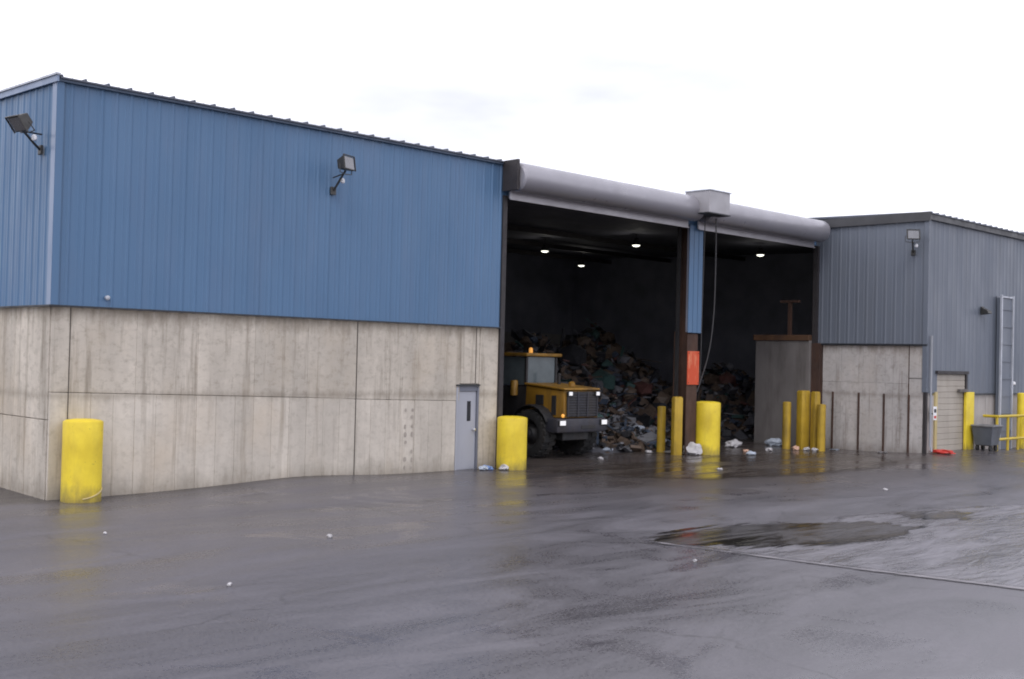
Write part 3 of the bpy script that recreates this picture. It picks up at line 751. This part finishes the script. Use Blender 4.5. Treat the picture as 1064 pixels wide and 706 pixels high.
# ------------------------------------------------------------------ lamps in the hall
for (x, y, z), lab in zip(((26.76, 13.06, 7.5), (33.14, 16.71, 7.5), (26.93, 8.13, 7.5), (32.87, 6.20, 7.5)),
        ('leftmost lit lamp under the dark roof of the hall', 'lowest lit lamp, second from left under the dark roof',
         'lit lamp nearest the door drum, left of the pillar', 'lit lamp seen through the right-hand bay')):
    t = empty('ceiling_lamp', lab, 'lamp', (x, y, z), 0, 'lit lamps under the hall roof')
    lt('diffuser', [(.06, -.06), (.11, -.05), (.145, -.03), (.16, 0)], 'high_bay_lens', t, 20)
    pl_ = bpy.data.lights.new('lamp_light', 'POINT'); pl_.energy = 8; pl_.color = (1, .97, .88); pl_.shadow_soft_size = .15
    po = bpy.data.objects.new('lamp_light', pl_); COL.objects.link(po); po.parent = t; po.location = (0, 0, -.35)
    lt('housing', [(.165, .002), (.16, .10), (.10, .26), (.05, .30)], 'bracket_dark', t, 20)
    tb('stem', [(0, 0, .30), (0, 0, roof_z(y)-z-.16)], .015, 'bracket_dark', t, 6)

# ------------------------------------------------------------------ wheel loader (rear towards the yard)
LX, LY = 15.62, .62
ld = empty('wheel_loader', 'yellow wheel loader with its back to the yard, inside the left bay', 'loader', (LX, LY, 0))
def lb(name, x0, x1, y0, y1, z0, z1, mat, parent=ld, bev=.02, seg=1): return bx(name, x0, x1, y0, y1, z0, z1, mat, parent, bev, seg)
def tyre_mesh(rad, w):
    bm = bmesh.new()
    prof = [(rad*.56, -w*.40), (rad*.62, -w*.49), (rad*.80, -w*.52), (rad*.93, -w*.47), (rad*.965, -w*.36), (rad*.965, w*.36),
            (rad*.93, w*.47), (rad*.80, w*.52), (rad*.62, w*.49), (rad*.56, w*.40)]
    lathe(bm, prof, 40, 'X', cap=False)
    n = 20
    for k in range(n):                                  # chevron lugs
        for s in (-1, 1):
            a = 2*math.pi*(k+(.25 if s > 0 else -.25))/n; t = bmesh.new()
            box(t, min(0, s*w*.48), max(0, s*w*.48), -.055, .055, rad*.93, rad*1.0)
            t.transform(Matrix.Rotation(a, 4, 'X') @ Matrix.Shear('XY', 4, (0, 0)))
            merge(bm, t)
    return mesh_of(bm, 'tyre', True, 35)
TR, TW = .69, .50
tme = tyre_mesh(TR, TW); tme.materials.append(MATS['tyre'])
bm = bmesh.new()
lathe(bm, [(.05, .20), (.16, .20), (.20, .12), (.30, .06), (.36, .16), (TR*.57, .19), (TR*.57, -.19), (.30, -.19)], 28, 'X')
rme = mesh_of(bm, 'rim', True, 35); rme.materials.append(MATS['loader_black'])
for wy in (1.10, 3.95):
    for s in (-1, 1):
        wh = link('wheel', None, None, ld, (s*.88, wy, TR))
        o = link('tyre', tme, None, wh)
        o = link('rim', rme, None, wh); o.rotation_euler = (0, 0, 0 if s > 0 else math.pi)
        lt('hub', [(.12, .18), (.12, .24), (.07, .27)], 'loader_black', wh, 16, 'X').rotation_euler = (0, 0, 0 if s > 0 else math.pi)
# rear frame and counterweight
lb('rear_frame', -.55, .55, .25, 2.3, .52, .98, 'loader_black')
cw = lb('counterweight', -1.04, 1.04, 0, .50, .76, 1.16, 'loader_grey', ld, .05, 2)
lb('bumper_slot', -.05, .55, -.012, .03, .86, .96, 'loader_black', cw, .005)
for s in (-1, 1):
    lmp = lb('work_light', s*.88-.14, s*.88+.14, -.05, .01, .96, 1.12, 'loader_black', ld, .01)
    lb('lens', s*.88-.115, s*.88+.115, -.062, -.051, .975, 1.105, 'lamp_lens', lmp, .003)
# hood
bm = bmesh.new()
hull8(bm, [(-.74, .06, 1.17), (.74, .06, 1.17), (.74, 1.62, 1.17), (-.74, 1.62, 1.17), (-.70, .10, 1.95), (.70, .10, 1.95), (.70, 1.62, 2.06), (-.70, 1.62, 2.06)], .04, 2)
hood = link('hood', mesh_of(bm, 'hood', True), 'loader_yellow', ld)
bm = bmesh.new()
hull8(bm, [(-.76, .02, 1.955), (.76, .02, 1.955), (.76, 1.64, 2.07), (-.76, 1.64, 2.07), (-.76, .02, 2.02), (.76, .02, 2.02), (.76, 1.64, 2.13), (-.76, 1.64, 2.13)], .02)
link('hood_lid', mesh_of(bm, 'hood_lid'), 'loader_yellow', hood)
gr = lb('grille', -.64, .64, .025, .055, 1.20, 1.92, 'loader_black', ld, .01)
for i in range(9): lb('grille_slat', -.60, .60, .005, .024, 1.24+i*.075, 1.268+i*.075, 'loader_grey', gr, .004)
for sx in (-.62, -.2, .2, .62): lb('grille_bar', sx-.02, sx+.02, -.012, .004, 1.20, 1.92, 'loader_grey', gr, .004)
for s in (-1, 1):
    t = lb('reverse_light', s*.58-.09, s*.58+.09, -.05, .02, 1.80, 1.93, 'loader_black', ld, .01)
    lb('lens', s*.58-.07, s*.58+.07, -.062, -.051, 1.815, 1.915, 'lamp_lens', t, .003)
    lb('side_vent', s*.755-.012, s*.755+.012, .35, .52, 1.25, 1.80, 'loader_black', hood, .004)
    lb('side_hatch', s*.755-.012, s*.755+.012, .85, 1.15, 1.52, 1.80, 'loader_black', hood, .004)
lt('indicator', [(.02, -.035), (.05, -.02), (.055, .01)], 'amber_lens', ld, 14, 'Y', (-.80, .03, 1.24))
lt('exhaust_stack', [(.05, 2.05), (.05, 2.35), (.06, 2.36), (.06, 2.42)], 'loader_black', ld, 14, 'Z', (.25, 1.2, 0))
lt('pre_cleaner', [(.07, 2.03), (.10, 2.06), (.10, 2.16), (.04, 2.20)], 'loader_yellow', ld, 16, 'Z', (.05, .5, 0))
for s in (-1, 1):                                      # rear fenders
    bm = bmesh.new(); P = []
    for k in range(9):
        a = R(25+k*16); P.append((1.10+.80*math.cos(a), TR+.80*math.sin(a)))
    for (ya, za), (yb, zb) in zip(P, P[1:]):
        x0, x1 = sorted((s*.60, s*1.12))
        hull8(bm, [(x0, yb, zb), (x1, yb, zb), (x1, ya, za), (x0, ya, za), (x0, yb, zb+.035), (x1, yb, zb+.035), (x1, ya, za+.035), (x0, ya, za+.035)])
    link('fender', mesh_of(bm, 'fender'), 'loader_black', ld)
    lb('step', s*.98-.14, s*.98+.14, 2.05, 2.45, .62, .68, 'loader_black')
    lt('handrail_post', [(.11, 1.75), (.11, 2.16), (.09, 2.19)], 'loader_yellow', ld, 16, 'Z', (s*.86, 1.95, 0))
# cab
cb = lb('cab', -.66, .66, 1.66, 3.10, 1.05, 2.02, 'loader_black', ld, .04, 2)
for sx in (-.62, .62):
    for yy in (1.70, 3.02): lb('pillar', sx-.04, sx+.04, yy-.04, yy+.04, 2.0, 2.90, 'loader_black', cb, .008)
lb('rear_window', -.575, .575, 1.695, 1.71, 2.10, 2.88, 'cab_glass', cb, 0)
lb('front_window', -.575, .575, 3.01, 3.025, 2.06, 2.88, 'cab_glass', cb, 0)
for sx in (-.625, .625): lb('side_window', sx-.006, sx+.006, 1.75, 2.97, 2.06, 2.88, 'cab_glass', cb, 0)
rf = lb('roof', -.76, .76, 1.56, 3.22, 2.90, 3.00, 'loader_yellow', cb, .03, 2)
lt('beacon', [(.055, 3.0), (.06, 3.03), (.055, 3.13), (.02, 3.16)], 'amber_lens', ld, 14, 'Z', (-.30, 1.85, 0))
lb('seat', -.24, .24, 2.0, 2.14, 2.03, 2.60, 'loader_black', cb, .04, 2)
# front frame, lift arms, bucket
lb('front_frame', -.45, .45, 2.5, 4.6, .55, 1.25, 'loader_yellow')
for s in (-1, 1):
    bm = bmesh.new(); x0, x1 = sorted((s*.52, s*.66))
    hull8(bm, [(x0, 3.2, 1.35), (x1, 3.2, 1.35), (x1, 5.7, .35), (x0, 5.7, .35), (x0, 3.2, 1.70), (x1, 3.2, 1.70), (x1, 5.7, .62), (x0, 5.7, .62)], .01)
    link('lift_arm', mesh_of(bm, 'lift_arm'), 'loader_yellow', ld)
    tb('ram', [(s*.40, 3.0, .95), (s*.40, 4.7, 1.0)], .06, 'steel_bright', ld)
    lb('front_fender', s*.92-.28, s*.92+.28, 3.45, 4.45, 1.46, 1.50, 'loader_black')
bm = bmesh.new(); prof = [(5.75, .95), (5.62, .55), (5.70, .15), (6.0, .03), (6.75, .03), (6.75, .06), (6.05, .08), (5.78, .2), (5.71, .55), (5.83, .93)]
A = [bm.verts.new((-1.2, y, z)) for y, z in prof]; B = [bm.verts.new((1.2, y, z)) for y, z in prof]
for i in range(len(prof)): j = (i+1) % len(prof); bm.faces.new((A[i], A[j], B[j], B[i]))
bm.faces.new(A[::-1]); bm.faces.new(B)
bmesh.ops.recalc_face_normals(bm, faces=bm.faces[:])
bk = link('bucket', mesh_of(bm, 'bucket'), 'loader_black', ld)

# ------------------------------------------------------------------ rubbish heap
def heap_h(x, y):
    h = 0
    for cx, cy, rx, ry, hh in ((16.0, 11.8, 8.4, 6.2, 5.3), (19.6, 3.3, 2.5, 2.1, .9), (22.5, 9.5, 4.5, 4.8, 3.6), (11.5, 12.0, 7.0, 6.0, 5.9), (26.5, 10.5, 5.0, 5.5, 3.6), (21.0, 5.0, 2.8, 2.6, 1.25), (31, 14, 6, 5, 4.2), (30.6, 6.2, 4.2, 3.6, 2.7)):
        d = math.hypot((x-cx)/rx, (y-cy)/ry)
        if d < 1: h = max(h, hh*(1-d)**.85)
    if h > 0: h += min(1, h)*(.55*mnoise.noise(Vector((x*.5, y*.5, 1)))+.35*mnoise.noise(Vector((x*1.6, y*1.6, 4))))
    return max(h, 0)
TM = ['trash_black', 'trash_brown', 'trash_card', 'trash_grey', 'trash_blue', 'trash_teal', 'trash_red', 'trash_white']
def bag(bm, c, r, sq=.75, sub=2, amp=.35, mat=None, seed=0, stretch=(1, 1)):
    t = bmesh.new(); bmesh.ops.create_icosphere(t, subdivisions=sub, radius=1)
    for v in t.verts:
        n = v.co.normalized(); k = 1+amp*mnoise.noise(n*1.7+Vector((seed*3.1, 0, 0)))+amp*.6*mnoise.noise(n*4+Vector((0, seed, 0)))
        v.co = Vector((n.x*r*k*stretch[0], n.y*r*k*stretch[1], n.z*r*k*sq))
    t.transform(Matrix.Translation(c) @ Matrix.Rotation(random.uniform(0, 6.3), 4, 'Z')); merge(bm, t, mat)
def sheet_piece(bm, c, w, d, mat):
    t = bmesh.new(); g = 3; rr = random.uniform(.2, .9)
    V = [[t.verts.new(((i/g-.5)*w, (j/g-.5)*d, rr*.25*w*math.sin(i*1.7+j)+random.uniform(-.06, .06)*w)) for j in range(g+1)] for i in range(g+1)]
    for i in range(g):
        for j in range(g): t.faces.new((V[i][j], V[i+1][j], V[i+1][j+1], V[i][j+1]))
    bmesh.ops.solidify(t, geom=t.faces[:], thickness=.012)
    t.transform(Matrix.Translation(c) @ Matrix.Rotation(random.uniform(0, 6.3), 4, 'Z') @ Matrix.Rotation(random.gauss(.6, .5), 4, 'X')); merge(bm, t, mat)
rng = random.Random(3)
bm = bmesh.new(); st_ = .4; X0, X1, Y0, Y1 = 4.5, 37, 1.0, 20
nxp, nyp = int((X1-X0)/st_), int((Y1-Y0)/st_)
V = [[bm.verts.new((X0+i*st_, Y0+j*st_, heap_h(X0+i*st_, Y0+j*st_)-.06)) for j in range(nyp+1)] for i in range(nxp+1)]
for i in range(nxp):
    for j in range(nyp):
        q = (V[i][j], V[i+1][j], V[i+1][j+1], V[i][j+1])
        if max(v.co.z for v in q) > 0:
            f = bm.faces.new(q); f.material_index = rng.choice((0, 0, 1, 1, 3, 2))
bmesh.ops.delete(bm, geom=[v for v in bm.verts if not v.link_faces], context='VERTS')
n = 0
while n < 6800:
    x, y = (rng.uniform(8, 34), rng.uniform(2.4, 14)) if n > 700 else ((rng.uniform(16.9, 23.5), rng.uniform(1.2, 5.5)) if n % 5 else (rng.uniform(26.5, 34), rng.uniform(2.6, 9)))
    h = heap_h(x, y)
    if h < .06: continue
    n += 1; c = Vector((x, y, h)); k = rng.random(); mt_ = rng.choices(range(8), (26, 20, 12, 18, 9, 3, 5, 7) if y > 5.5 else (18, 14, 10, 16, 14, 3, 5, 18))[0]
    sz = rng.uniform(.05, .30)**1.15*(1.15 if y > 6 else .75)
    if rng.random() < .07: sz *= 2.1
    if k < .28: bag(bm, c+Vector((0, 0, sz*.3)), sz*1.1, .8, 1, .5, mt_, rng.uniform(0, 50))
    elif k < .34:
        t = bmesh.new(); box(t, -sz*3, sz*3, -sz*.25, sz*.25, -.02, .02)
        t.transform(Matrix.Translation(c+Vector((0, 0, .15))) @ Matrix.Rotation(rng.uniform(0, 6.3), 4, 'Z') @ Matrix.Rotation(rng.gauss(0, .5), 4, 'Y')); merge(bm, t, mt_)
    elif k < .66: sheet_piece(bm, c+Vector((0, 0, sz*.3)), sz*2.4, sz*1.6, mt_)
    else:
        t = bmesh.new(); box(t, -sz, sz, -sz*.6, sz*.6, -sz*rng.uniform(.08, .5), sz*.2)
        t.transform(Matrix.Translation(c+Vector((0, 0, .06))) @ Matrix.Rotation(rng.uniform(0, 6.3), 4, 'Z') @ Matrix.Rotation(rng.gauss(0, .7), 4, 'X') @ Matrix.Rotation(rng.gauss(0, .5), 4, 'Y')); merge(bm, t, mt_)
me = mesh_of(bm, 'rubbish_heap')
for nme in TM: me.materials.append(MATS[nme])
tag(link('rubbish_heap', me), 'tall dark heap of mixed rubbish piled inside the bays', 'rubbish', kind='stuff')

# loose litter, one object each
def litter(name, label, cat, x, y, size, mat, kind='bag', sq=.6, group=None, stretch=(1, 1), base=None, seed=None):
    bm = bmesh.new(); seed = seed if seed is not None else rng.uniform(0, 90)
    z = gz(x, y); size *= .84
    if kind == 'bag': bag(bm, Vector((0, 0, size*sq*.72)), size, sq, 3, .5, None, seed, stretch)
    else:
        g = 5; w, d = size*stretch[0], size*stretch[1]
        Vv = [[bm.verts.new(((i/g-.5)*2*w+rng.uniform(-.1, .1)*w, (j/g-.5)*2*d+rng.uniform(-.1, .1)*d,
               size*sq*(.5+.9*mnoise.noise(Vector((i*.6+seed, j*.7, seed)))))) for j in range(g+1)] for i in range(g+1)]
        mn = min(v.co.z for v in bm.verts)
        for v in bm.verts: v.co.z += .006-mn
        for i in range(g):
            for j in range(g): bm.faces.new((Vv[i][j], Vv[i+1][j], Vv[i+1][j+1], Vv[i][j+1]))
        bmesh.ops.solidify(bm, geom=bm.faces[:], thickness=.004)
    if kind == 'bag':
        for v in bm.verts: v.co.z = max(v.co.z, .004)
    o = link(name, mesh_of(bm, name, True, 50), mat, None, (x, y, z), rng.uniform(0, 6.3))
    return tag(o, label, cat, group)
LG = 'scraps of litter on the wet yard'
litter('plastic_bag', 'torn white plastic bag slumped at the foot of the rusty pillar', 'bag', 19.85, -.10, .26, 'white_plastic', 'bag', .95, None, (1.2, .8))
litter('plastic_sheet', 'flat white plastic strip trailing left from the torn white bag', 'litter', 19.62, .35, .34, 'white_plastic', 'sheet', .3, LG, (1.4, .4))
litter('plastic_bag', 'crumpled pale grey bag at the foot of the heap left of the yellow posts', 'bag', 20.95, 3.0, .55, 'pale_blue_plastic', 'bag', .9, None, (1.1, .7))
litter('plastic_bag', 'dark blue grey bag below the crumpled pale bag', 'bag', 20.2, 2.25, .36, 'trash_blue', 'bag', .7)
litter('plastic_bag', 'crumpled white bag inside the right bay beside the fat bollard', 'bag', 23.83, 1.13, .30, 'white_plastic', 'bag', .6, None, (1.3, .7))
litter('plastic_bag', 'pale crumpled bag at the foot of the stub wall', 'bag', 26.0, .9, .30, 'pale_blue_plastic', 'bag', .6, None, (1.2, .8))
litter('wrapper', 'peach coloured scrap beside the leftmost post of the right cluster', 'litter', 25.15, -.45, .14, 'peach_paper', 'bag', .7, LG)
litter('paper_scrap', 'white scrap between the posts of the right cluster', 'litter', 25.45, -.70, .13, 'white_plastic', 'bag', .6, LG)
litter('paper_scrap', 'white scrap at the front of the tall widest post', 'litter', 25.45, -1.0, .12, 'white_plastic', 'bag', .6, LG)
litter('paper_scrap', 'pale scrap on the ground by the first guard bar of the wing wall', 'litter', 26.4, -1.2, .16, 'pale_blue_plastic', 'sheet', .5, LG)
litter('paper_scrap', 'pale scrap on the ground by the third guard bar of the wing wall', 'litter', 26.5, -2.9, .18, 'white_plastic', 'sheet', .5, LG)
litter('wrapper', 'crumpled blue and white wrapper at the foot of the grey door', 'litter', 11.02, -.32, .13, 'blue_plastic', 'bag', .6, LG, (1.5, .8))
litter('paper_scrap', 'pale crumpled wrapper beside the grey door, left of the blue one', 'litter', 10.86, -.35, .13, 'pale_blue_plastic', 'bag', .6, LG)
litter('paper_cup', 'white and peach crumpled wrapper left of the bollard by the door', 'litter', 11.36, -.60, .14, 'white_plastic', 'bag', .75, LG)
litter('paper_scrap', 'white scrap on the floor just behind the loader', 'litter', 15.95, .20, .09, 'white_plastic', 'bag', .6, LG)
for x, y, s, mtn, lb_ in ((18.83, 1.57, .14, 'white_plastic', 'white scrap at the foot of the heap, right of the loader'),
                          (19.13, 1.01, .13, 'white_plastic', 'white scrap just left of the short round yellow post'),
                          (18.2, 1.9, .20, 'pale_blue_plastic', 'pale scrap at the foot of the heap, close to the loader'),
                          (21.57, -1.08, .16, 'pale_blue_plastic', 'pale scrap on the wet ground right of the fat pillar bollard'),
                          (22.43, -.32, .12, 'peach_paper', 'pinkish scrap at the threshold of the right bay'),
                          (16.36, -3.61, .09, 'white_plastic', 'small white scrap in the wet apron before the pillar bollard'),
                          (23.6, -.4, .15, 'white_plastic', 'white scrap at the threshold of the right bay, beside the post cluster')):
    litter('paper_scrap', lb_, 'litter', x, y, s, mtn, 'bag', .5, LG)
for x, y, s, lb_ in ((-.99, -4.59, .055, 'tiny white scrap on the asphalt before the corner bollard'),
                     (1.5, -6.94, .085, 'tiny pale scrap on the asphalt in the middle of the yard'),
                     (-1.61, -9.25, .065, 'tiny grey and white scrap nearest the camera on the left'),
                     (4.39, -11.68, .06, 'tiny white scrap on the asphalt just before the puddle'),
                     (15.73, -8.64, .09, 'tiny white scrap on the wet yard behind the puddle')):
    litter('paper_scrap', lb_, 'litter', x, y, s*.7, 'white_plastic', 'bag', .6, LG, (1.2, .7))
litter('red_bag', 'slumped red plastic bag on the ground at the wing corner', 'bag', XE+.42, WY-.42, .28, 'red_plastic', 'bag', .34, None, (1.5, .7))

# ------------------------------------------------------------------ wing side furniture
ct = empty('tub_cart', 'dark grey tub cart with sloping sides beside the yellow pier', 'cart', (30.42, WY-.56, gz(30.4, WY-.6)))
bm = bmesh.new()
o8 = [(-.29, -.28, .20), (.29, -.28, .20), (.29, .28, .20), (-.29, .28, .20), (-.39, -.36, .84), (.39, -.36, .84), (.39, .36, .84), (-.39, .36, .84)]
vs = [bm.verts.new(q) for q in o8]
iv = [bm.verts.new((q[0]*.94, q[1]*.92, q[2]+(.05 if q[2] < .5 else 0))) for q in o8]
bm.faces.new((vs[3], vs[2], vs[1], vs[0])); bm.faces.new((iv[0], iv[1], iv[2], iv[3]))
for a, b in ((0, 1), (1, 2), (2, 3), (3, 0)):
    bm.faces.new((vs[a], vs[b], vs[b+4], vs[a+4])); bm.faces.new((iv[b], iv[a], iv[a+4], iv[b+4]))
    bm.faces.new((vs[a+4], vs[b+4], iv[b+4], iv[a+4]))
link('tub', mesh_of(bm, 'tub'), 'cart_grey', ct)
bm = bmesh.new(); 
for a, b in ((4, 5), (5, 6), (6, 7), (7, 4)): tube(bm, [Vector(o8[a])+Vector((0, 0, .01)), Vector(o8[b])+Vector((0, 0, .01))], .035, 8)
link('rim', mesh_of(bm, 'rim', True), 'cart_inside', ct)
for sx in (-.22, .22):
    for sy in (-.22, .22): lt('wheel', [(.03, -.035), (.09, -.035), (.09, .035), (.03, .035)], 'rubber', ct, 16, 'Y', (sx, sy, .09))
    bx('axle_plate', sx-.06, sx+.06, -.26, .26, .175, .198, 'bracket_dark', ct)
bm = bmesh.new()
for k in range(14): bag(bm, Vector((rng.uniform(-.26, .26), rng.uniform(-.2, .2), rng.uniform(.62, .80))), rng.uniform(.08, .14), .7, 1, .5, None, k)
tag(link('cart_load', mesh_of(bm, 'cart_load'), 'cart_inside', None, (30.42, WY-.56, gz(30.4, WY-.6))), 'grey lumpy rubbish filling the tub cart', 'rubbish')

du = empty('metal_chute', 'tall grey sheet metal chute with pale edge rails on the wing wall', 'chute', (32.72, WY-.06, 0))
bx('casing', -.46, .46, -.16, .0, 0, 5.42, 'siding_grey', du, .01)
for sx in (-.50, .50):
    bx('edge_rail', sx-.035, sx+.035, -.22, -.14, 0, 5.52, 'galvanised', du, .006)
for i in range(8): bx('cross_strap', -.445, .445, -.185, -.161, .65+i*.62, .69+i*.62, 'siding_grey', du)
bx('top_rim', -.445, .445, -.20, .0, 5.425, 5.48, 'galvanised', du)
lt('light', [(.03, -.08), (.07, -.05), (.07, .03), (.03, .05)], 'photocell_white', du, 12, 'Z', (.64, -.19, 2.38))
bx('light_arm', .54, .64, -.21, -.17, 2.36, 2.40, 'bracket_dark', du)
gdr = empty('guard_rail', 'yellow tubular guard rail around the foot of the chute', 'rail', (32.4, WY-.62, 0))
for z in (1.22, .42): tb('rail', [(-1.25, 0, z), (3.2, 0, z)], .05, 'rail_yellow', gdr)
for x in (-.38, .5, 1.7, 2.9): tb('post', [(x, 0, -.1), (x, 0, 1.17)], .05, 'rail_yellow', gdr)
for z in (1.22, .42): tb('return_rail', [(-1.25, 0, z), (-1.25, .5, z)], .05, 'rail_yellow', gdr)
tb('post', [(-1.25, .02, -.1), (-1.25, .02, 1.17)], .05, 'rail_yellow', gdr)
ns = empty('notice_sign', 'small white notice on the wing corner beside the beige shutter', 'sign', (XE+.30, WY-.20, 1.15))
bx('board', -.12, .12, 0, .012, 0, .44, 'photocell_white', ns, .003)
bx('red_mark', -.08, .08, -.003, -.0005, .05, .14, 'red_plastic', ns)
bx('dark_mark', -.08, .08, -.003, -.0005, .24, .36, 'bracket_dark', ns)
bx('bracket', -.02, .02, .0125, .24, .18, .22, 'bracket_dark', ns)
